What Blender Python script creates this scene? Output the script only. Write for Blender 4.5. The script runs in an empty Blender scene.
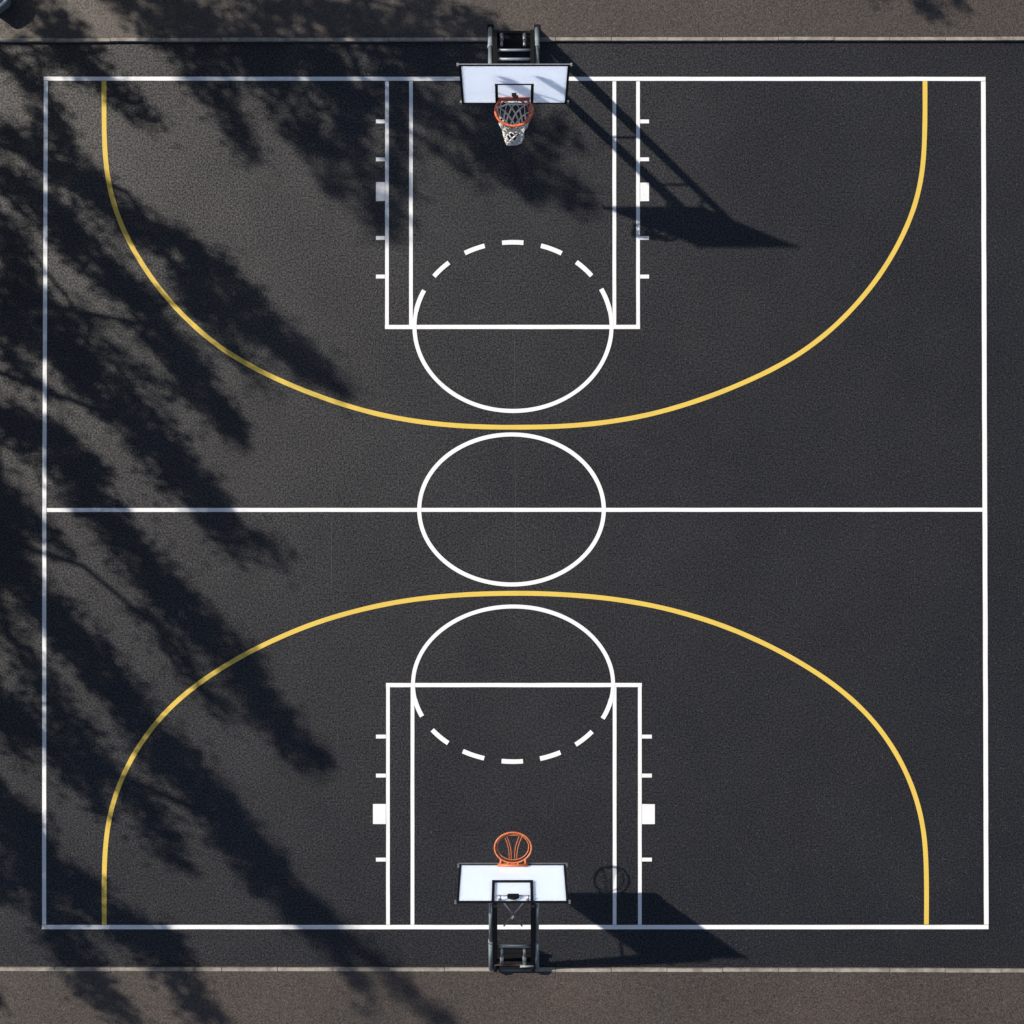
import bpy, math, random
from mathutils import Vector, Matrix, noise
random.seed(7)
C = bpy.context.scene.collection
PI = math.pi
S = 0.018            # metres of ground per photograph pixel
H = 30.15            # height of the drone camera
SX, SY = 1.06, 0.555 # ground displacement of a shadow per metre of height (x, image-down)

def W(px, py, h=0.0):
    """world point at height h lying on the sight line of photo pixel (px, py)"""
    k = (H - h) / H * S
    return Vector(((px - 512) * k, (512 - py) * k, h))

# ------------------------------------------------------------------ mesh building
class MB:
    def __init__(s): s.v = []; s.f = []
    def poly(s, pts):
        b = len(s.v); s.v += [Vector(p) for p in pts]; s.f.append(tuple(range(b, b + len(pts))))
    def obox(s, o, ex, eu, en, x0, x1, u0, u1, n0, n1):
        b = len(s.v)
        for n in (n0, n1):
            for (x, u) in ((x0, u0), (x1, u0), (x1, u1), (x0, u1)):
                s.v.append(o + ex * x + eu * u + en * n)
        for q in ((3,2,1,0), (4,5,6,7), (0,1,5,4), (1,2,6,5), (2,3,7,6), (3,0,4,7)):
            s.f.append(tuple(b + i for i in q))
    def box(s, a, b_):
        s.obox(Vector((0,0,0)), Vector((1,0,0)), Vector((0,1,0)), Vector((0,0,1)), a[0], b_[0], a[1], b_[1], a[2], b_[2])
    def tube(s, pts, r, n=8, closed=False, caps=True):
        pts = [Vector(p) for p in pts]; m = len(pts)
        rs = r if isinstance(r, (list, tuple)) else [r] * m
        base = len(s.v); prev = None
        for i, p in enumerate(pts):
            if closed: t = pts[(i + 1) % m] - pts[i - 1]
            else: t = pts[min(i + 1, m - 1)] - pts[max(i - 1, 0)]
            if t.length < 1e-9: t = Vector((0,0,1))
            t.normalize()
            if prev is None:
                a = Vector((0,0,1)) if abs(t.z) < .9 else Vector((1,0,0))
                x = t.cross(a).normalized()
            else:
                x = prev - t * prev.dot(t)
                x = x.normalized() if x.length > 1e-6 else t.orthogonal().normalized()
            prev = x; y = t.cross(x)
            for k in range(n):
                a = 2 * PI * k / n
                s.v.append(p + (x * math.cos(a) + y * math.sin(a)) * rs[i])
        for i in range(m if closed else m - 1):
            j = (i + 1) % m
            for k in range(n):
                k2 = (k + 1) % n
                s.f.append((base + i*n + k, base + i*n + k2, base + j*n + k2, base + j*n + k))
        if caps and not closed:
            s.f.append(tuple(base + k for k in reversed(range(n))))
            s.f.append(tuple(base + (m-1)*n + k for k in range(n)))
    def strip(s, pts, w, z, closed=False):
        """flat painted line along pts (photo pixels), w pixels wide"""
        P = [W(*p) for p in pts]; m = len(P); hw = w * S / 2
        L, R = [], []
        for i, p in enumerate(P):
            if closed: t = P[(i + 1) % m] - P[i - 1]
            else: t = P[min(i + 1, m - 1)] - P[max(i - 1, 0)]
            t.normalize(); nn = Vector((-t.y, t.x, 0))
            e = hw * (1 + .05 * noise.noise(p * 3.1)); off = nn * (.06 * hw * noise.noise(p * 1.3 + Vector((9,4,2))))
            L.append(p + nn * e + off + Vector((0,0,z))); R.append(p - nn * e + off + Vector((0,0,z)))
        b = len(s.v); s.v += L + R
        for i in range(m if closed else m - 1):
            j = (i + 1) % m
            s.f.append((b + i, b + m + i, b + m + j, b + j))
    def build(s, name, mat, parent=None, smooth=False, loc=None):
        me = bpy.data.meshes.new(name)
        off = Vector((0,0,0))
        if parent is not None: off = parent['_o'] if '_o' in parent else Vector((0,0,0))
        off = Vector(off)
        if loc is not None: off = Vector(loc)
        me.from_pydata([tuple(v - off) for v in s.v], [], s.f); me.update()
        me.materials.append(mat)
        if smooth: me.polygons.foreach_set('use_smooth', [True] * len(me.polygons))
        o = bpy.data.objects.new(name, me); C.objects.link(o)
        if parent is not None:
            o.parent = parent
            OFF[o.name] = off
        elif loc is not None: o.location = loc
        return o
OFF = {}
def child(mb, name, mat, parent, smooth=False, label=None):
    off = OFF[parent.name]
    me = bpy.data.meshes.new(name)
    me.from_pydata([tuple(v - off) for v in mb.v], [], mb.f); me.update()
    me.materials.append(mat)
    if smooth: me.polygons.foreach_set('use_smooth', [True] * len(me.polygons))
    o = bpy.data.objects.new(name, me); C.objects.link(o); o.parent = parent
    OFF[o.name] = off
    if label: o['label'] = label
    return o
def root(name, loc, label, cat, group=None):
    o = bpy.data.objects.new(name, None); C.objects.link(o); o.location = loc
    o['label'] = label; o['category'] = cat
    if group: o['group'] = group
    OFF[o.name] = Vector(loc); return o
def struct(mb, name, mat, label=None):
    o = mb.build(name, mat); o['kind'] = 'structure'
    if label: o['label'] = label
    return o

# ------------------------------------------------------------------ materials
def mat(name, col, rough=.6, metal=0., spec=.5):
    m = bpy.data.materials.new(name); m.use_nodes = True
    b = m.node_tree.nodes['Principled BSDF']
    b.inputs['Base Color'].default_value = (*col, 1); b.inputs['Roughness'].default_value = rough
    b.inputs['Metallic'].default_value = metal; b.inputs['Specular IOR Level'].default_value = spec
    return m
def N(nt, t, **kw):
    n = nt.nodes.new(t)
    for k, v in kw.items(): setattr(n, k, v)
    return n
def noise_fac(nt, scale, detail=4, rough=.55, lo=.35, hi=.65, a=0., b=1.):
    co = N(nt, 'ShaderNodeTexCoord'); nz = N(nt, 'ShaderNodeTexNoise')
    nz.inputs['Scale'].default_value = scale; nz.inputs['Detail'].default_value = detail; nz.inputs['Roughness'].default_value = rough
    mr = N(nt, 'ShaderNodeMapRange'); mr.inputs[1].default_value = lo; mr.inputs[2].default_value = hi
    mr.inputs[3].default_value = a; mr.inputs[4].default_value = b
    nt.links.new(co.outputs['Object'], nz.inputs['Vector']); nt.links.new(nz.outputs['Fac'], mr.inputs[0])
    return mr.outputs[0]
def mixc(nt, fac, a, b, mode='MIX'):
    m = N(nt, 'ShaderNodeMix', data_type='RGBA', blend_type=mode)
    for i, v in ((0, fac), (6, a), (7, b)):
        if isinstance(v, bpy.types.NodeSocket): nt.links.new(v, m.inputs[i])
        elif i == 0: m.inputs[0].default_value = v
        else: m.inputs[i].default_value = (*v, 1)
    return m.outputs[2]

def asphalt(name, dark, light, speck, rough=.52, spec=.6, tint=None, bump=.5, grain=1.0, con=1.):
    m = mat(name, dark, rough, 0, spec); nt = m.node_tree; b = nt.nodes['Principled BSDF']
    b.inputs['Specular Tint'].default_value = (1, .97, .93, 1)
    c = mixc(nt, noise_fac(nt, .22, 5, .6), dark, light)                       # broad patches of wear
    c2 = mixc(nt, noise_fac(nt, 1.7, 6, .65, .3, .7, 0, .35), c, tint or light)
    g = noise_fac(nt, 38 / grain, 3, .8, .38, .62, 1 - .9 * con, 1 + 1.3 * con)                     # stone grain
    gc = N(nt, 'ShaderNodeCombineColor')
    for i in range(3): nt.links.new(g, gc.inputs[i])
    # stones shine differently from the binder; traffic and dust dull whole patches
    gs = N(nt, 'ShaderNodeMath', operation='MULTIPLY')
    nt.links.new(noise_fac(nt, 30, 2, .8, .40, .60, spec * (1 - .62 * con), spec * (1 + .70 * con)), gs.inputs[0])
    nt.links.new(noise_fac(nt, .55, 7, .62, .3, .7, .82, 1.18), gs.inputs[1])
    nt.links.new(gs.outputs[0], b.inputs['Specular IOR Level'])
    c3 = mixc(nt, 1., c2, gc.outputs[0], 'MULTIPLY')
    # pale aggregate chips
    co = N(nt, 'ShaderNodeTexCoord'); vo = N(nt, 'ShaderNodeTexVoronoi'); vo.inputs['Scale'].default_value = 24 / grain
    nt.links.new(co.outputs['Object'], vo.inputs['Vector'])
    d = N(nt, 'ShaderNodeMapRange'); d.inputs[1].default_value = .16; d.inputs[2].default_value = .30; d.inputs[3].default_value = 1; d.inputs[4].default_value = 0
    nt.links.new(vo.outputs['Distance'], d.inputs[0])
    sp = N(nt, 'ShaderNodeSeparateColor'); nt.links.new(vo.outputs['Color'], sp.inputs[0])
    th = N(nt, 'ShaderNodeMapRange'); th.inputs[1].default_value = .72; th.inputs[2].default_value = 1.; th.inputs[3].default_value = 0; th.inputs[4].default_value = .9
    nt.links.new(sp.outputs[0], th.inputs[0])
    mu = N(nt, 'ShaderNodeMath', operation='MULTIPLY'); nt.links.new(d.outputs[0], mu.inputs[0]); nt.links.new(th.outputs[0], mu.inputs[1])
    c4 = mixc(nt, mu.outputs[0], c3, speck)
    nt.links.new(c4, b.inputs['Base Color'])
    bn = N(nt, 'ShaderNodeBump'); bn.inputs['Strength'].default_value = bump; bn.inputs['Distance'].default_value = .02
    nt.links.new(noise_fac(nt, 44 / grain, 3, .7, 0, 1), bn.inputs['Height']); nt.links.new(bn.outputs[0], b.inputs['Normal'])
    return m
M = {}
M['court'] = asphalt('court_asphalt', (.0080, .0090, .0130), (.0130, .0134, .0162), (.075, .072, .07), .45, .55, (.0155,.0142,.0150), .30)
M['pave'] = asphalt('pavement_asphalt', (.040, .0335, .030), (.060, .049, .042), (.18, .15, .12), .5, .6, (.066, .047, .040), .3, 1., .62)
M['earth'] = asphalt('ground_asphalt', (.05, .046, .04), (.07, .064, .055), (.14, .13, .11), .8, .3)
def paint(name, col, worn, amt=.5):
    m = mat(name, col, .6, 0, .4); nt = m.node_tree; b = nt.nodes['Principled BSDF']
    c = mixc(nt, noise_fac(nt, 38, 4, .75, .56, .72, 0, amt), col, worn)
    c = mixc(nt, noise_fac(nt, 1.3, 4, .6, .45, .75, 0, .22), c, tuple(x * .6 for x in col))
    nt.links.new(c, b.inputs['Base Color'])
    bn = N(nt, 'ShaderNodeBump'); bn.inputs['Strength'].default_value = .25; bn.inputs['Distance'].default_value = .01
    nt.links.new(noise_fac(nt, 30, 3, .7, 0, 1), bn.inputs['Height']); nt.links.new(bn.outputs[0], b.inputs['Normal'])
    return m
M['white'] = paint('white_line_paint', (.86, .86, .87), (.5, .5, .5), .35)
M['yellow'] = paint('yellow_line_paint', (.76, .535, .095), (.40, .27, .05), .5)
def noisy(name, a, b_, scale, rough, metal=0., spec=.5):
    m = mat(name, a, rough, metal, spec); nt = m.node_tree; b = nt.nodes['Principled BSDF']
    nt.links.new(mixc(nt, noise_fac(nt, scale, 5, .6), a, b_), b.inputs['Base Color']); return m
M['curb'] = noisy('concrete_edging', (.38, .34, .30), (.20, .175, .15), 6, .85)
M['steel'] = noisy('grey_painted_steel', (.30, .35, .39), (.20, .24, .27), 9, .42, .1)
M['black'] = noisy('black_powder_coat', (.003, .0035, .005), (.006, .006, .008), 12, .6, 0, .25)
M['silver'] = noisy('galvanised_steel', (.55, .56, .57), (.38, .38, .39), 14, .38, .75)
M['orange'] = noisy('orange_rim_paint', (.72, .20, .06), (.45, .13, .06), 20, .42)
M['red'] = noisy('faded_red_rim_paint', (.80, .17, .06), (.50, .09, .05), 20, .45)
M['net'] = noisy('net_cord', (.9, .88, .84), (.75, .71, .65), 25, .85)
M['brown'] = noisy('weathered_board', (.16, .11, .08), (.08, .06, .05), 8, .8)
M['bark'] = noisy('bark', (.10, .075, .055), (.05, .038, .03), 7, .9)
# milky acrylic board: reflects and lets light through
m = bpy.data.materials.new('milky_acrylic'); m.use_nodes = True; nt = m.node_tree; b = nt.nodes['Principled BSDF']
b.inputs['Base Color'].default_value = (.86, .89, .93, 1); b.inputs['Roughness'].default_value = .35
tr = N(nt, 'ShaderNodeBsdfTranslucent'); tr.inputs[0].default_value = (.86, .89, .95, 1)
mx = N(nt, 'ShaderNodeAddShader')
nt.links.new(mixc(nt, noise_fac(nt, 1.4, 4, .6), (.44, .47, .51), (.42, .45, .49)), b.inputs['Base Color'])
nt.links.new(b.outputs[0], mx.inputs[0]); nt.links.new(tr.outputs[0], mx.inputs[1]); nt.links.new(mx.outputs[0], nt.nodes['Material Output'].inputs[0])
M['acrylic'] = m
# leaves
m = bpy.data.materials.new('leaves'); m.use_nodes = True; nt = m.node_tree; b = nt.nodes['Principled BSDF']
b.inputs['Roughness'].default_value = .6
lc = mixc(nt, noise_fac(nt, 1.1, 4, .6), (.045, .085, .022), (.09, .12, .035)); nt.links.new(lc, b.inputs['Base Color'])
tr = N(nt, 'ShaderNodeBsdfTranslucent'); tr.inputs[0].default_value = (.06, .10, .02, 1)
mx = N(nt, 'ShaderNodeMixShader'); mx.inputs[0].default_value = .2
nt.links.new(b.outputs[0], mx.inputs[1]); nt.links.new(tr.outputs[0], mx.inputs[2]); nt.links.new(mx.outputs[0], nt.nodes['Material Output'].inputs[0])
M['leaf'] = m

# ------------------------------------------------------------------ ground
g = MB(); g.poly([(-400,-400,-.004), (400,-400,-.004), (400,400,-.004), (-400,400,-.004)]); struct(g, 'ground', M['earth'])
def gy(py): return (512 - py) * S
XL, XR = -45, 45
g = MB(); g.poly([(XL, gy(972), 0), (XR, gy(972), 0), (XR, gy(37), 0), (XL, gy(37), 0)]); struct(g, 'court_surface', M['court'], 'dark asphalt basketball court')
# raised walks beyond both baselines and their concrete edging
KH = .06
def walk(p0, p1, sgn):
    g = MB(); a = W(-2000, p0 - (p1 - p0) / 1024 * 2000); c = W(3000, p1 + (p1 - p0) / 1024 * 2000)
    a.z = c.z = 0; n = Vector((0, sgn, 0))
    far = gy(512) + sgn * 60
    for z0, z1 in ((0, KH),):
        A = a + n * .060; B = c + n * .060
        g.poly([(A.x, A.y, z1), (B.x, B.y, z1), (B.x, far, z1), (A.x, far, z1)] if sgn > 0 else [(A.x, far, z1), (B.x, far, z1), (B.x, B.y, z1), (A.x, A.y, z1)])
    struct(g, 'pavement', M['pave'])
    # edging stones, slightly uneven
    g = MB(); rnd = random.Random(int(p0)); L = (c - a).length; ex = (c - a).normalized(); x = 0.
    ey = Vector((0,0,1)).cross(ex) * sgn
    while x < L:
        l = 1.0
        j = rnd.uniform(-.004, .004); z = KH + .012 + rnd.uniform(-.004, .004); w = .058 + rnd.uniform(-.004, .002)
        g.obox(a, ex, ey, Vector((0,0,1)), x + .005, min(x + l - .005, L), j, j + w, -.02, z)
        x += l
    struct(g, 'kerb', M['curb'])
walk(42.5, 41.0, 1)
walk(966.6, 968.0, -1)

# ------------------------------------------------------------------ painted markings
def resample(pts, step=4.):
    out = []
    P = [Vector((p[0], p[1], 0)) for p in pts]
    P = [P[0] * 2 - P[1]] + P + [P[-1] * 2 - P[-2]]
    for i in range(1, len(P) - 2):
        n = max(1, int((P[i+1] - P[i]).length / step))
        for k in range(n):
            t = k / n; a, b, c, d = P[i-1], P[i], P[i+1], P[i+2]
            q = .5 * ((2*b) + (c - a)*t + (2*a - 5*b + 4*c - d)*t*t + (-a + 3*b - 3*c + d)*t**3)
            out.append((q.x, q.y))
    out.append((P[-2].x, P[-2].y))
    for _ in range(110):
        out = [out[0]] + [((a[0] + 2*b[0] + c[0]) / 4, (a[1] + 2*b[1] + c[1]) / 4) for a, b, c in zip(out, out[1:], out[2:])] + [out[-1]]
    return out
def line(g, a, b, w, z):
    n = max(2, int(math.dist(a, b) / 12))
    g.strip([(a[0] + (b[0]-a[0]) * i / n, a[1] + (b[1]-a[1]) * i / n) for i in range(n + 1)], w, z)
def ell(cx, cy, a, b, t0, t1, n=96):
    return [(cx + a * math.cos(t0 + (t1-t0) * i / n), cy + b * math.sin(t0 + (t1-t0) * i / n)) for i in range(n + 1)]
lw = 4.0
Z0, Z1, Z2, Z3, Z4 = .004, .006, .008, .010, .012
g = MB()
TL, TR, BR, BL = (46, 78.7), (983.2, 79), (986.2, 927), (44.2, 927)
line(g, (TL[0] - 2.2, TL[1]), (TR[0] + 2.2, TR[1]), lw, Z1); line(g, (BL[0] - 2.2, BL[1]), (BR[0] + 2.2, BR[1]), lw + .3, Z1)
line(g, (TL[0], TL[1] + 2.4), (44.4, 500), lw, Z1); line(g, (44.4, 500), (BL[0], BL[1] - 2.4), lw, Z1)
line(g, (TR[0], TR[1] + 2.4), (BR[0], BR[1] - 2.5), lw + .6, Z1)
struct(g, 'boundary_line', M['white'], 'white rectangle painted round the whole court')
g = MB(); line(g, (46.8, 510), (982.3, 509.7), lw, Z1); struct(g, 'halfway_line', M['white'])
g = MB(); g.strip(ell(511.5, 509.5, 92.3, 75, 0, 2*PI, 120)[:-1], 4.1, Z2, True); struct(g, 'centre_circle', M['white'])
# yellow arcs
top = [(104,81),(104,120),(104,150),(104.5,170),(107,188),(111.5,204),(124.5,236),(140.6,264),(160,292),(180,314),(198,331),(219.5,349),(258.6,371.5),(297.6,388.5),(329,400.5),(364,411.5),(397,419),(450,426),(514.5,427.5)]
top += [(1029 - x, y) for x, y in reversed(top[:-1])]
g = MB(); g.strip(resample(top), 4.7, Z0); struct(g, 'three_point_line', M['yellow'], 'yellow three point line of the upper half')
bot = [(104.3,924.5),(104,880),(104,850),(105,830),(108,812),(113,795),(120,777),(129,759),(140.6,740.5),(156,719.5),(176,699.5),(199,681.5),(239,656.6),(278,637),(317,621.5),(356,610),(395,601.5),(450,595),(515,592.8)]
bot += [(1030 + 1.2 - x - .6, y) for x, y in reversed(bot[:-1])]
g = MB(); g.strip(resample(bot), 4.7, Z0); struct(g, 'three_point_line', M['yellow'], 'yellow three point line of the lower half')
def key(xs, ybase, yft, ticks, block, tl, bl):
    g = MB(); s = 1 if yft > ybase else -1
    for x in xs: line(g, (x, ybase + s * 2.4), (x, yft - s * 2.1), 3.7, Z2)
    line(g, (xs[0] - 2, yft), (xs[3] + 2, yft), 4.2, Z2)
    for y in ticks:
        line(g, (xs[0] - 2.1, y), (xs[0] - tl, y), 3.8, Z2); line(g, (xs[3] + 2.1, y), (xs[3] + tl, y), 3.8, Z2)
    ym = sum(block) / 2; h = block[1] - block[0]
    line(g, (xs[0] - 2.1, ym), (xs[0] - bl, ym), h, Z2); line(g, (xs[3] + 2.1, ym), (xs[3] + bl, ym), h, Z2)
    struct(g, 'key_lines', M['white'])
key((387, 411, 614.3, 638), 79, 327, (121.5, 159.4, 238, 276.6), (182.5, 201), 11, 11)
key((388, 412.5, 614.6, 639.8), 927, 685, (736.5, 775.5, 859.5), (804, 824), 12, 15)
def ftc(cx, cy, a, b, solid_y, dashes, name):
    g = MB(); s = 1 if solid_y < cy else -1
    th = math.asin((solid_y - cy) / b)
    if s > 0: g.strip(ell(cx, cy, a, b, th, PI - th), 4.0, Z3)
    else: g.strip(ell(cx, cy, a, b, -PI - th, th), 4.0, Z3)
    for (x0, y0, x1, y1) in dashes:
        t0 = math.atan2((y0 - cy) / b, (x0 - cx) / a); t1 = math.atan2((y1 - cy) / b, (x1 - cx) / a)
        g.strip(ell(cx, cy, a, b, t0, t1, 10), 4.6, Z4)
    struct(g, 'free_throw_circle', M['white'])
ftc(513, 326.7, 98.5, 84.3, 310.3, [(502,242.6,523.5,242.6),(465.3,254,484.7,246),(435.7,277.5,450.2,263.9),(417.5,311.7,426.6,291.4),(541,245.7,561.3,253.9),(575.2,263.2,590,276.9),(599.7,289.6,609.7,310.8)], 't')
ftc(513, 684, 100, 77.5, 700.5, [(416,699,425.7,715),(435.4,728,450.5,741),(464.4,749,484.4,757.7),(501.5,761.5,523,761.5),(540,758.6,560.8,752.8),(575,744,591.4,731),(601.4,718,611,699)], 'b')
# hairline paving joints and a few pale scuffs
g = MB()
line(g, (332.5, 478), (331.3, 590), .45, Z0); line(g, (514.5, 340), (516, 600), .35, .0035); line(g, (337, 700), (338, 760), .3, Z0)
struct(g, 'pavement_joint', mat('joint_dust', (.075, .073, .072), .8))

# ------------------------------------------------------------------ hoops
def lerp(a, b, t): return a + (b - a) * t
def arc(c, ax, ay, t0, t1, n): return [c + ax * math.cos(t0 + (t1-t0)*i/n) + ay * math.sin(t0 + (t1-t0)*i/n) for i in range(n + 1)]

def hoop(s, P):
    """s = +1: far (upper) end, -1: near (lower) end; P: photo measurements"""
    cx = P['cx']; base = W(cx, P['base'], 0)
    r = root('basketball_hoop', base, P['label'], 'basketball hoop', 'basketball hoops at the two ends of the court')
    ht, hb = P['ht'], P['hb']
    bt = W(cx, P['yt'], ht); bb = W(cx, P['yb'], hb)
    ex = Vector((1,0,0)); eu = (bt - bb); HB = eu.length; eu.normalize()
    en = ex.cross(eu);                                           # one face normal
    if en.y * s > 0: en = -en                                    # front looks at mid-court
    mid = lerp(bt, bb, .5); w = P['bw'] * S * (H - mid.z) / H / 2
    # board slab
    g = MB(); g.obox(bb, ex, eu, en, -w + .03, w - .03, .03, HB - .03, -.015, 0)
    board = child(g, 'backboard', M['acrylic'], r, label='white board with a black edge')
    fb = .036; g = MB()
    g.obox(bb, ex, eu, en, -w, w, 0, fb, -.022, .006); g.obox(bb, ex, eu, en, -w, w, HB - fb, HB, -.022, .006)
    g.obox(bb, ex, eu, en, -w, -w + fb, fb + .0005, HB - fb - .0005, -.022, .006); g.obox(bb, ex, eu, en, w - fb, w, fb + .0005, HB - fb - .0005, -.022, .006)
    child(g, 'board_frame', M['black'], board)
    tw = P['tw'] * S * (H - mid.z) / H / 2; th = .53 * HB; lt = .048
    g = MB()
    if s > 0:
        g.obox(bb, ex, eu, en, -tw, -tw + lt, fb + .001, th - lt - .0005, .0015, .006); g.obox(bb, ex, eu, en, tw - lt, tw, fb + .001, th - lt - .0005, .0015, .006)
        g.obox(bb, ex, eu, en, -tw, tw, th - lt, th, .0015, .006)
    else:
        g.obox(bb, ex, eu, en, -tw, -tw + lt, HB - th + lt + .0005, HB - fb - .001, .0015, .03); g.obox(bb, ex, eu, en, tw - lt, tw, HB - th + lt + .0005, HB - fb - .001, .0015, .03)
        g.obox(bb, ex, eu, en, -tw, tw, HB - th, HB - th + lt, .0015, .03)
    child(g, 'target_square', M['black'], board)
    # silver edge strip
    u = HB + .002 if s > 0 else -.045
    g = MB(); g.obox(bb, ex, eu, en, -w - .03, w + .03, u, u + (.012 if s > 0 else .044), *((-.016, .0) if s > 0 else (-.02, .013))); child(g, 'edge_trim', M['silver'], board)
    for (sx, uu) in ((-1, HB - .02), (1, HB - .02), (-1, .03), (1, .03)):
        g = MB(); g.obox(bb, ex, eu, en, sx * (w + .018) - .016, sx * (w + .018) + .016, uu - .03, uu + .03, -.03, .015)
        child(g, 'corner_bolt', M['silver'], board)
    # diagonal cable on the back of the board, shows as a faint shade through the panel
    # main posts: ground to the upper board, leaning in
    hp = P['hp']
    tback = lerp(bb, bt, (hp - hb) / (ht - hb)) - en * .10
    posts = []
    for x in P['posts']:
        foot = W(x, P['base'], 0); top_ = Vector((W(x, P['yt'], hp).x, tback.y, hp))
        kink = lerp(foot, top_, .45)
        g = MB(); g.tube([foot, kink], .042, 12); g.tube([kink, top_], .036, 12)
        g.tube([kink - (top_-foot).normalized()*.03, kink + (top_-foot).normalized()*.05], .05, 12)
        p = child(g, 'post', M['steel'], r, True); posts.append((foot, top_))
        g = MB(); g.box((foot.x - .055, foot.y - .055, P['fz']), (foot.x + .055, foot.y + .055, P['fz'] + .012)); child(g, 'foot_plate', M['black'], p)
    # black inner rails
    rails = []
    for x in P['rails']:
        f = W(x, P['base'] + s * 4, .10); t_ = Vector((W(x, P['yt'], hp).x, tback.y, hp + .12))
        ax = (t_ - f); L = ax.length; ax.normalize(); nn = ex.cross(ax)
        g = MB(); g.obox(f, ex, ax, nn, -.035, .035, 0, L, -.05, .05)
        child(g, 'support_rail', M['black'], r); rails.append((f, t_))
    # rungs between the rails; their apparent rows
    def on_rail(i, row):
        f, t_ = rails[i]; best = None
        for k in range(401):
            q = lerp(f, t_, k / 400); v = 512 - q.y / S * H / (H - q.z)
            if best is None or abs(v - row) < best[0]: best = (abs(v - row), q)
        return best[1]
    for row, rad, mt in P['rungs']:
        a, b_ = on_rail(0, row), on_rail(1, row)
        up = Vector((0, -s * .03, .06))
        g = MB(); g.tube([a + up, b_ + up], rad, 10); child(g, 'rung', mt, r, True)
    # gas struts from the ballast tray
    for x in P['struts']:
        y0, y1 = P['sy']
        a = W(x, y0, .38); b_ = W(x + P.get('sl', 0), y1, .60 if s > 0 else 1.0)
        g = MB(); g.tube([a, lerp(a, b_, .5)], .034, 10); g.tube([lerp(a, b_, .5), b_], .026, 10)
        child(g, 'strut', M['silver'], r, True)
    # ballast tray on the ground
    a = W(P['tray'][0], P['tray'][1], .30); b_ = W(P['tray'][2], P['tray'][3], .30)
    x0, x1 = sorted((a.x, b_.x)); y0, y1 = sorted((a.y, b_.y))
    g = MB(); g.box((x0, y0, P['fz'] + .02), (x1, y1, .28)); 
    g.box((x0 - .02, y0 - .02, .281), (x1 + .02, y0 + .03, .31)); g.box((x0 - .02, y1 - .03, .281), (x1 + .02, y1 + .02, .31))
    tray = child(g, 'ballast_tray', M['black'], r)
    if s < 0:
        g = MB()
        a = W(494.5, 964, .33); b_ = W(533, 964, .33)
        g.tube([a, b_], .03, 8); g.tube([W(495.5, 962.6, .36), W(526, 962.6, .36)], .02, 8); child(g, 'axle', M['brown'], tray, True)
        g = MB(); a = W(520, 966.5, .36); b_ = W(534, 966, .36); g.tube([a, b_], .022, 8); child(g, 'axle', M['steel'], tray, True)
        for xx in (495.5, 533):
            g = MB(); a = W(xx, 963.5, .2); g.tube([a - ex * .03, a + ex * .03], .15, 16); child(g, 'wheel', M['black'], tray, True)
    # horizontal arms from post heads to the board back, low brackets
    for x in P['rails']:
        k = (H - mid.z) / H * S; xx = (x - 512) * k
        for f in (.30, .62):
            q = lerp(bb, bt, f); a = Vector((xx, q.y, q.z)) - en * .02
            hh = lerp(bb, bt, f).z; f0, t0 = rails[0]
            tt = (hh + .1 - f0.z) / (t0.z - f0.z); rr = lerp(f0, t0, min(tt, 1)); b2 = Vector((xx, rr.y, rr.z))
            if f < .5:
                g = MB(); g.tube([a, b2], .022, 8); child(g, 'board_arm', M['black'], r, True)
    # diagonal stays
    if s < 0:
        hs = ht - .12
        for xa, xb in ((499.5, 522), (528, 504)):
            a = W(xa, 897.5, ht + .0); b_ = W(lerp(xa, xb, 1), 926, hs - .85)
            g = MB(); g.tube([a, b_], .013, 6); g.tube([a - Vector((0,.05,0)), a + Vector((0,.03,.01))], .02, 8); child(g, 'stay', M['silver'], r, True)
        g = MB(); c = W(512.7, 917.5, ht - .4); g.tube([c - Vector((.01,.02,.01)), c + Vector((.01,.02,.01))], .018, 8); child(g, 'stay_clamp', M['silver'], r)
        # latch plate over the top of the board
        g = MB(); c = W(512.8, 896, ht)
        c = bb + eu * (HB - .14) + en * .008
        pts = []
        g.obox(c + ex * .012, ex, eu, en, -.095, .095, -.06, .03, 0, .05); g.obox(c + ex * .012, ex, eu, en, -.055, .055, .0302, .0, .0, .04) if False else None
        g.tube([c + ex * (.012 + .085 * math.cos(t)) + eu * (.01 + .10 * math.sin(t)) + en * .03 for t in [PI * i / 12 for i in range(13)]], .014, 8)
        child(g, 'latch', M['black'], board)
        g = MB(); g.obox(c, ex, eu, en, -.27, .28, -.075, -.062, .001, .02); child(g, 'latch_bar', M['silver'], board)
    # ---- rim
    hr = P['hr']; rc = W(*P['rim'][:2], hr); k = (H - hr) / H * S
    ra, rb = P['rim'][2] * k, P['rim'][3] * k
    ring = [rc + Vector((ra * math.cos(t), rb * math.sin(t), .0)) for t in [2*PI*i/56 for i in range(56)]]
    g = MB(); g.tube(ring, .020 if s > 0 else .0145, 10, True)
    ring2 = [rc + Vector((ra * .86 * math.cos(t), rb * .86 * math.sin(t) - s * -.0, -.05)) + Vector((P['in'][0], P['in'][1], 0)) for t in [2*PI*i/56 for i in range(56)]]
    g.tube(ring2, .013 if s > 0 else .009, 8, True)
    rim = child(g, 'rim', P['rimmat'], r, True)
    # neck bracket back to the board
    q = bb + eu * ((hr - hb) / eu.z)                           # board point at rim height
    yb_ = q.y - s * .01
    yr = rc.y + s * rb
    g = MB()
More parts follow.
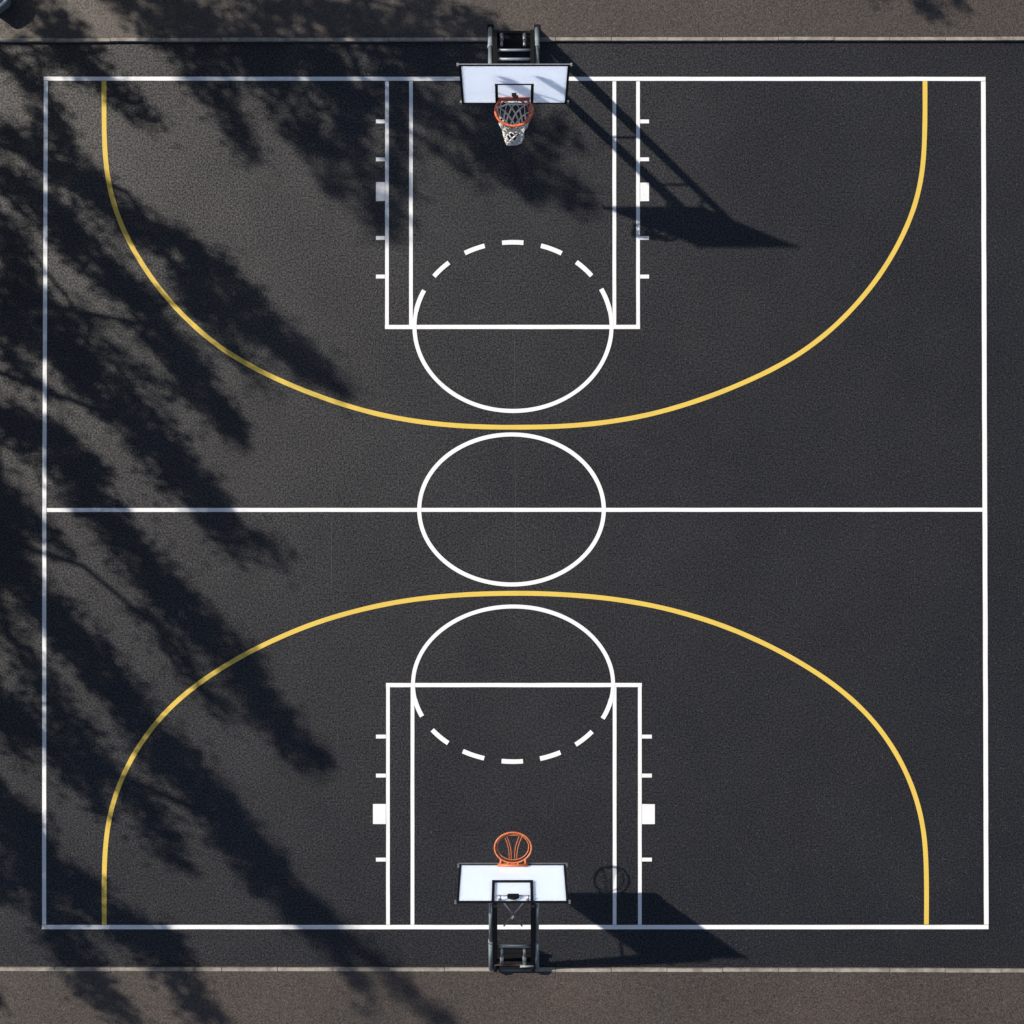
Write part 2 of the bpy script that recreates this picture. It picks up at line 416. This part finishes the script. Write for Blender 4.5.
    for sx in (-1, 1):
        g.tube([Vector((rc.x + sx * .24, yb_, hr - .03)), Vector((rc.x + sx * .21, lerp(yb_, yr, .5), hr - .02)), Vector((rc.x + sx * ra * .66, rc.y + s * rb * .72, hr))], .018, 8)
        g.tube([Vector((rc.x + sx * .10, yb_, hr - .02)), Vector((rc.x + sx * .08, yr, hr))], .018, 8)
    g.obox(Vector((rc.x, q.y, q.z)), ex, eu, en, -.26, .26, -.07, .03, .007, .035)
    child(g, 'rim_bracket', P['rimmat'], rim, True)
    if s > 0:
        g = MB(); c = q + ex * 0 + eu * .19; g.obox(c, ex, eu, en, -.045, .035, -.06, .045, .008, .035); g.obox(c, ex, eu, en, -.025, .065, -.19, -.061, .008, .025)
        child(g, 'rim_clamp', M['brown'], rim)
        # cord net, swept towards mid-court
        g = MB(); nst, nlev = 11, 6
        def npnt(i, l):
            t = l / nlev; a = 2 * PI * (i + (l % 2) * .5) / nst
            rr = lerp(1.0, .47, t ** .75) + .05 * math.sin(i * 2.1 + l)
            return rc + Vector((ra * rr * math.cos(a) - .01 * t, rb * (rr*1.02) * math.sin(a) - .34 * t, -.47 * t + .02 * math.sin(i * 1.7 + l * 2)))
        for l in range(nlev):
            for i in range(nst):
                if l % 2 == 0: nb = (i, i - 1)
                else: nb = (i, i + 1)
                for j in nb: g.tube([npnt(i, l), npnt(j, l + 1)], .0075 if l < 2 else .0135, 5)
        g.tube([npnt(i, nlev) for i in range(nst)], .018, 6, True)
        g.tube([npnt(i, nlev - 1) for i in range(nst)], .014, 6, True)
        child(g, 'net', M['net'], rim, True)
        g = MB(); g.tube([rc + Vector((-.24, .07, -.04)), rc + Vector((-.12, .12, -.045)), rc + Vector((.2, .12, -.045))], .015, 8); child(g, 'net_ring', M['net'], rim, True)
    else:
        # bare hook rods inside the rim
        for xa, xb in ((-.155, -.065), (-.115, -.03), (.165, .065), (.115, .03)):
            g = MB(); pts = [rc + Vector((lerp(xa, xb, t) + (.03 if xa > 0 else -.03) * math.sin(PI * t) * -1, lerp(rb * .80, -rb * .85, t), -.05)) for t in [i / 8 for i in range(9)]]
            g.tube(pts, .0062, 6); child(g, 'net_hook', P['rimmat'], rim, True)
        g = MB(); g.tube([rc + Vector((-.15, rb * .80, -.05)), rc + Vector((.15, rb * .80, -.05))], .012, 6); child(g, 'net_hook', P['rimmat'], rim, True)
    return r

hoop(1, dict(label='basketball hoop at the upper baseline, white cord net hanging from its red rim', cx=514.4, base=28.5, ht=4.0, hb=2.35,
    yt=65, yb=103.5, bw=108, tw=39, hp=3.5, posts=(490.3, 537), rails=(495, 532.3), fz=KH,
    rungs=((49.3, .022, M['steel']), (58.3, .022, M['steel'])), struts=(501.6, 524.4), sy=(34.5, 45.5), tray=(494.5, 32, 533, 48),
    hr=2.62, rim=(514, 111, 18.6, 15.2), rimmat=M['red']) | {'in': (-.012, -.01)})
hoop(-1, dict(label='basketball hoop at the lower baseline with a bare orange rim and no net', cx=512.5, base=970, ht=3.1, hb=1.6,
    yt=902, yb=864.5, bw=109, tw=41, hp=2.9, posts=(491, 536.8), rails=(495.3, 532.7), fz=0.0,
    rungs=((947, .028, M['silver']), (969.0, .02, M['brown'])), struts=(501.7, 524.5), sy=(963.5, 949.5), sl=0, tray=(495, 951, 533, 968),
    hr=1.68, rim=(513, 847.7, 18.4, 15.2), rimmat=M['orange']) | {'in': (0, .004)})

# ------------------------------------------------------------------ corner object: grey steel bin with pale rolled rim
def bin_():
    c = W(-1.5, 2.5, 0); z0 = KH
    r = root('litter_bin', Vector((c.x, c.y, z0)), 'grey steel bin with a pale rolled rim cut off by the top left corner', 'bin')
    def sq(rr, z, n=32):
        out = []
        for i in range(n):
            a = 2*PI*i/n; e = (abs(math.cos(a))**4 + abs(math.sin(a))**4) ** -.25
            x, y = rr * e * math.cos(a), rr * e * math.sin(a); t = math.radians(38)
            out.append(Vector((c.x + x * math.cos(t) - y * math.sin(t), c.y + x * math.sin(t) + y * math.cos(t), z)))
        return out
    g = MB(); rings = [sq(.21, z0), sq(.235, z0 + .34), sq(.22, z0 + .35), sq(.20, z0 + .22)]
    n = 32; b = len(g.v)
    for q in rings: g.v += q
    for l in range(len(rings) - 1):
        for i in range(n):
            j = (i + 1) % n; g.f.append((b + l*n + i, b + l*n + j, b + (l+1)*n + j, b + (l+1)*n + i))
    g.f.append(tuple(b + 3*n + i for i in range(n)))
    child(g, 'body', noisy('dull_grey_steel', (.16, .18, .20), (.22, .22, .22), 6, .5, .2), r, True)
    g = MB(); g.tube(sq(.235, z0 + .35), .026, 8, True); child(g, 'rim', noisy('pale_enamel', (.80, .82, .84), (.65, .67, .70), 8, .5), r, True)
bin_()

# ------------------------------------------------------------------ trees beyond the left and upper edges, known by their shade
def hmin(x, y):
    """least height at which foliage shading (x, y) stands outside the frame"""
    kx, ky = SX / S, SY / S
    a = (x - 512 + 555) / (kx + 555 / H)
    b = (y - 512 + 560) / (ky + 560 / H)
    return max(.5, min(a, b))
D = Vector((SX, -SY, -1))         # along a sun ray, per metre of drop
def make_tree(name, label, foot, strokes, seed, extra=.9):
    rnd = random.Random(seed)
    f = W(foot[0] - 60, foot[1] - 30); f.z = 0
    r = root('shade_tree', f, label, 'tree', 'trees standing beyond the edge of the picture')
    lf = MB(); wd = MB()
    fork = f + Vector((rnd.uniform(-.3, .3), rnd.uniform(-.3, .3), 3.4))
    lv, lface = lf.v, lf.f
    def leaf(p, sz):
        a = Vector((rnd.gauss(0,1), rnd.gauss(0,1), rnd.gauss(0,1))).normalized()
        b = a.orthogonal().normalized(); b.rotate(Matrix.Rotation(rnd.uniform(0, 2*PI), 3, a)); c = a.cross(b)
        k = len(lv); l = sz; w = sz * .55
        lv.extend([p - b * l * .5, p + c * w * .5, p + b * l * .5, p - c * w * .5]); lface.append((k, k+1, k+2, k+3))
    for st in strokes:
        pts, dens = st[0], st[1]
        P = []
        for (x, y, rad) in pts:
            h = hmin(x, y) + 1.2 + extra
            h = max(h, 4.0 + extra)
            P.append((x, y, rad, h))
        # limb along the stroke
        L = []
        for (x, y, rad, h) in P:
            gp = W(x, y); gp.z = 0; L.append(gp - D * h)
        start = L[0]
        back = start - (L[1] - L[0]).normalized() * 1.1
        mid_ = lerp(fork, back, .6) + Vector((rnd.uniform(-.2, .2), rnd.uniform(-.2, .2), .15))
        rr = [.07, .05, .045] + [max(.012, .038 * (1 - i / len(L))) for i in range(len(L))]
        wd.tube([fork, mid_, back] + L, rr, 6)
        for i in range(len(P) - 1):
            (x0, y0, r0, h0), (x1, y1, r1, h1) = P[i], P[i+1]
            seg = math.hypot(x1-x0, y1-y0) * S; area = seg * (r0 + r1) * S
            # clumps first, leaves round each clump: uneven outline and gaps
            ncl = max(2, int(area * 32 * dens))
            for _ in range(ncl):
                t = rnd.random(); rad = lerp(r0, r1, t)
                a = rnd.uniform(0, 2*PI); q = rad * math.sqrt(rnd.random()) * 1.08
                x = lerp(x0, x1, t) + q * math.cos(a); y = lerp(y0, y1, t) + q * math.sin(a)
                hh = lerp(h0, h1, t) + rnd.uniform(-.5, .9)
                hh = max(hh, hmin(x, y) + .5)
                c = W(x, y); c.z = 0; c = c - D * hh
                if rnd.random() < .35:
                    near = lerp(L[i], L[i+1], t); wd.tube([near, lerp(near, c, .5) + Vector((0,0,.03)), c], [.016, .010, .005], 4, caps=False)
                cr = rnd.uniform(.07, .27)
                for _ in range(34):
                    v = Vector((rnd.gauss(0, 1), rnd.gauss(0, 1), rnd.gauss(0, .7))) * cr * .6 + Vector((1, -1, .1)).normalized() * rnd.gauss(0, .13)
                    leaf(c + v, rnd.uniform(.08, .15))
    t = MB(); t.tube([f + Vector((0,0,-.1)), f + Vector((0,0,.25)), lerp(f, fork, .5) + Vector((.04, .02, 0)), fork, fork + Vector((.05, .1, .9))], [.30, .21, .18, .15, .07], 12)
    trunk = child(t, 'trunk', M['bark'], r, True)
    child(wd, 'branch', M['bark'], trunk, True)
    child(lf, 'crown', M['leaf'], r)
    return r

T_top = [  # over the upper edge
 ([(120,0,8),(160,25,22),(185,55,22),(215,85,14),(235,120,12),(250,145,9),(264,160,4)], 1.0),
 ([(160,0,22),(210,20,22),(230,50,26),(270,75,22),(295,115,20),(318,150,16),(330,185,9),(345,205,6)], 1.0),
 ([(230,0,18),(290,12,18),(335,20,18),(390,35,20),(430,50,18)], .9),
 ([(260,50,18),(320,58,20),(350,90,16),(370,125,12)], 1.1),
 ([(325,60,14),(345,110,14),(355,150,12),(365,185,12),(382,215,13),(375,240,6)], 1.1),
 ([(380,55,18),(400,100,12),(398,150,8),(398,200,14),(390,225,8)], .9),
]
T_top2 = [
 ([(400,10,24),(440,20,20),(470,25,14),(500,32,8)], .8),
 ([(400,60,22),(440,70,22),(480,50,14),(510,50,14),(545,66,10)], 1.1),
 ([(410,100,12),(450,120,16),(490,150,22),(530,175,22),(565,190,16),(590,210,5)], .85),
 ([(470,90,18),(520,120,20),(560,140,16)], .9),
 ([(435,150,5),(460,170,7),(480,185,4)], .6),
]
T_ul = [
 ([(12,3,6),(35,12,20),(55,28,22),(72,50,22),(88,66,18),(112,88,11),(130,105,10),(145,118,7),(158,122,3)], 1.1),
 ([(5,55,10),(22,75,14),(40,95,12),(52,120,9),(62,145,9)], .8),
 ([(0,62,10),(28,52,8),(45,62,12)], .7),
]
T_l1 = [
 ([(0,130,12),(35,145,14),(65,165,18),(95,195,18),(125,222,16),(165,238,15),(205,270,19),(230,300,22),(265,325,19),(295,355,17),(325,378,13),(342,390,5)], 1.15),
 ([(50,100,5),(60,130,8),(75,160,10)], .8),
 ([(170,260,9),(195,300,12),(215,325,9),(245,360,9),(265,388,7)], .9),
 ([(0,170,12),(25,185,14),(50,205,15),(75,240,17),(100,268,17),(135,300,18),(165,335,20),(190,375,18),(215,400,17),(232,425,12),(252,438,5)], 1.15),
]
T_l2 = [
 ([(2,300,16),(8,330,18),(14,352,12)], 1.1), ([(0,410,10),(18,425,14),(30,440,12)], 1.1),
 ([(0,215,10),(15,260,14),(20,300,20),(40,325,24),(65,350,24),(95,375,22),(120,405,20),(150,440,22),(180,475,20),(205,505,16),(222,535,10),(232,550,5)], 1.2),
 ([(10,200,8),(30,222,8)], .6),
 ([(65,295,3),(85,320,7),(110,345,8),(140,375,7),(170,400,6)], .7),
 ([(0,345,18),(15,365,8),(32,385,7),(50,398,4)], .8),
 ([(205,490,5),(240,525,8),(262,545,9),(285,562,6)], .9),
 ([(215,395,3),(235,420,5),(252,436,3)], .8),
]
T_l3 = [
 ([(3,500,18),(8,560,14),(3,590,10)], 1.1), ([(0,690,12),(10,725,16),(32,745,13)], 1.0),
 ([(0,425,14),(25,430,18),(55,448,18),(75,475,20),(95,500,18),(120,530,18),(145,565,20),(175,600,20),(205,630,17),(235,660,17),(262,700,16),(290,735,15),(312,758,11),(326,772,5)], 1.2),
 ([(70,445,6),(90,460,7),(108,475,4)], .8),
 ([(130,605,5),(160,630,7),(185,660,10),(200,685,8),(228,712,5)], .9),
 ([(0,480,12),(10,520,20),(35,530,10),(60,550,8)], 1.1),
 ([(5,540,12),(20,575,14),(40,610,18),(65,625,18),(90,655,20),(115,690,20),(145,725,20),(170,755,19),(195,790,20),(220,820,20),(248,855,20),(275,880,19),(300,900,17),(318,925,12)], 1.25),
]
T_l4 = [
 ([(0,600,10),(8,630,6),(20,650,6),(40,680,9),(60,705,13),(80,735,14),(100,765,14),(120,785,12),(145,805,12),(165,835,14),(178,858,9),(185,866,4)], 1.1),
 ([(0,700,16),(20,715,14),(45,740,10),(70,765,10),(85,790,10),(105,815,6)], .9),
 ([(300,900,13),(325,935,12),(345,960,8),(365,990,7),(382,1010,4)], .9),
 ([(318,905,6),(345,935,7),(375,960,8),(405,985,9),(430,1005,10),(455,1030,8)], .9),
]
T_l5 = [
 ([(0,790,8),(10,820,14),(25,850,18),(45,890,20),(60,930,18),(80,955,14),(95,985,12),(120,1005,11),(140,1030,8)], 1.2),
 ([(20,810,10),(50,855,14),(75,885,16),(95,905,14),(125,930,15),(160,945,16),(180,975,14),(200,1000,12),(225,1028,12)], 1.15),
 ([(0,870,16),(10,905,8)], 1.0),
 ([(125,915,5),(160,930,6),(200,958,6)], .7),
 ([(0,1000,2),(4,1010,2)], .2),
]
T_r = [([(840,-30,8),(870,-8,6),(890,5,5)], .7), ([(905,-35,14),(925,-14,15),(927,6,10),(932,14,4)], 1.1), ([(945,-25,10),(958,-4,9),(972,2,4)], .8)]
make_tree('t', 'tree beyond the upper edge whose shade falls left of the top hoop', (-190, -330), T_top, 11)
make_tree('t', 'tree beyond the upper edge whose shade falls across the top hoop', (30, -420), T_top2, 12)
make_tree('t', 'tree beyond the upper left corner whose shade falls over the bin and court corner', (-420, -190), T_ul, 13)
make_tree('t', 'tree beyond the left edge whose shade reaches the upper yellow arc', (-430, -20), T_l1, 14)
make_tree('t', 'tree beyond the left edge whose shade crosses the left end of the halfway line', (-400, 170), T_l2, 15)
make_tree('t', 'tree beyond the left edge whose shade reaches the lower yellow arc', (-420, 370), T_l3, 16)
make_tree('t', 'tree beyond the left edge whose shade lies beside the lower left sideline', (-390, 560), T_l4, 17)
make_tree('t', 'tree beyond the left edge whose shade covers the lower left corner', (-430, 740), T_l5, 18)
make_tree('t', 'tree beyond the upper edge whose shade touches the upper right pavement', (560, -420), T_r, 19)

# ------------------------------------------------------------------ light, sky, camera
sun_dir = Vector((-SX, SY, 1)).normalized()
L = bpy.data.lights.new('sun', 'SUN'); L.energy = 4.8; L.angle = math.radians(.8); L.color = (1., .93, .83)
lo = bpy.data.objects.new('sun', L); C.objects.link(lo); lo.rotation_euler = sun_dir.to_track_quat('Z', 'Y').to_euler()
w = bpy.data.worlds.new('World'); bpy.context.scene.world = w; w.use_nodes = True; nt = w.node_tree
sky = N(nt, 'ShaderNodeTexSky'); sky.sky_type = 'NISHITA'; sky.sun_disc = False
sky.sun_elevation = math.asin(sun_dir.z); sky.sun_rotation = math.atan2(sun_dir.x, sun_dir.y) % (2*PI)
bg = nt.nodes['Background']; bg.inputs[1].default_value = .072
nt.links.new(sky.outputs[0], bg.inputs[0])

cd = bpy.data.cameras.new('camera'); cam = bpy.data.objects.new('camera', cd); C.objects.link(cam)
cam.location = (0, 0, H); cam.rotation_euler = (0, 0, 0); cd.sensor_width = 36; cd.lens = 36 * H / (1024 * S); cd.clip_end = 2000; cd.clip_start = .5
sc = bpy.context.scene; sc.camera = cam
sc.view_settings.view_transform = 'Standard'; sc.view_settings.look = 'None'; sc.view_settings.gamma = 1; sc.view_settings.exposure = 0.12
sc.render.resolution_x = 1024; sc.render.resolution_y = 1024
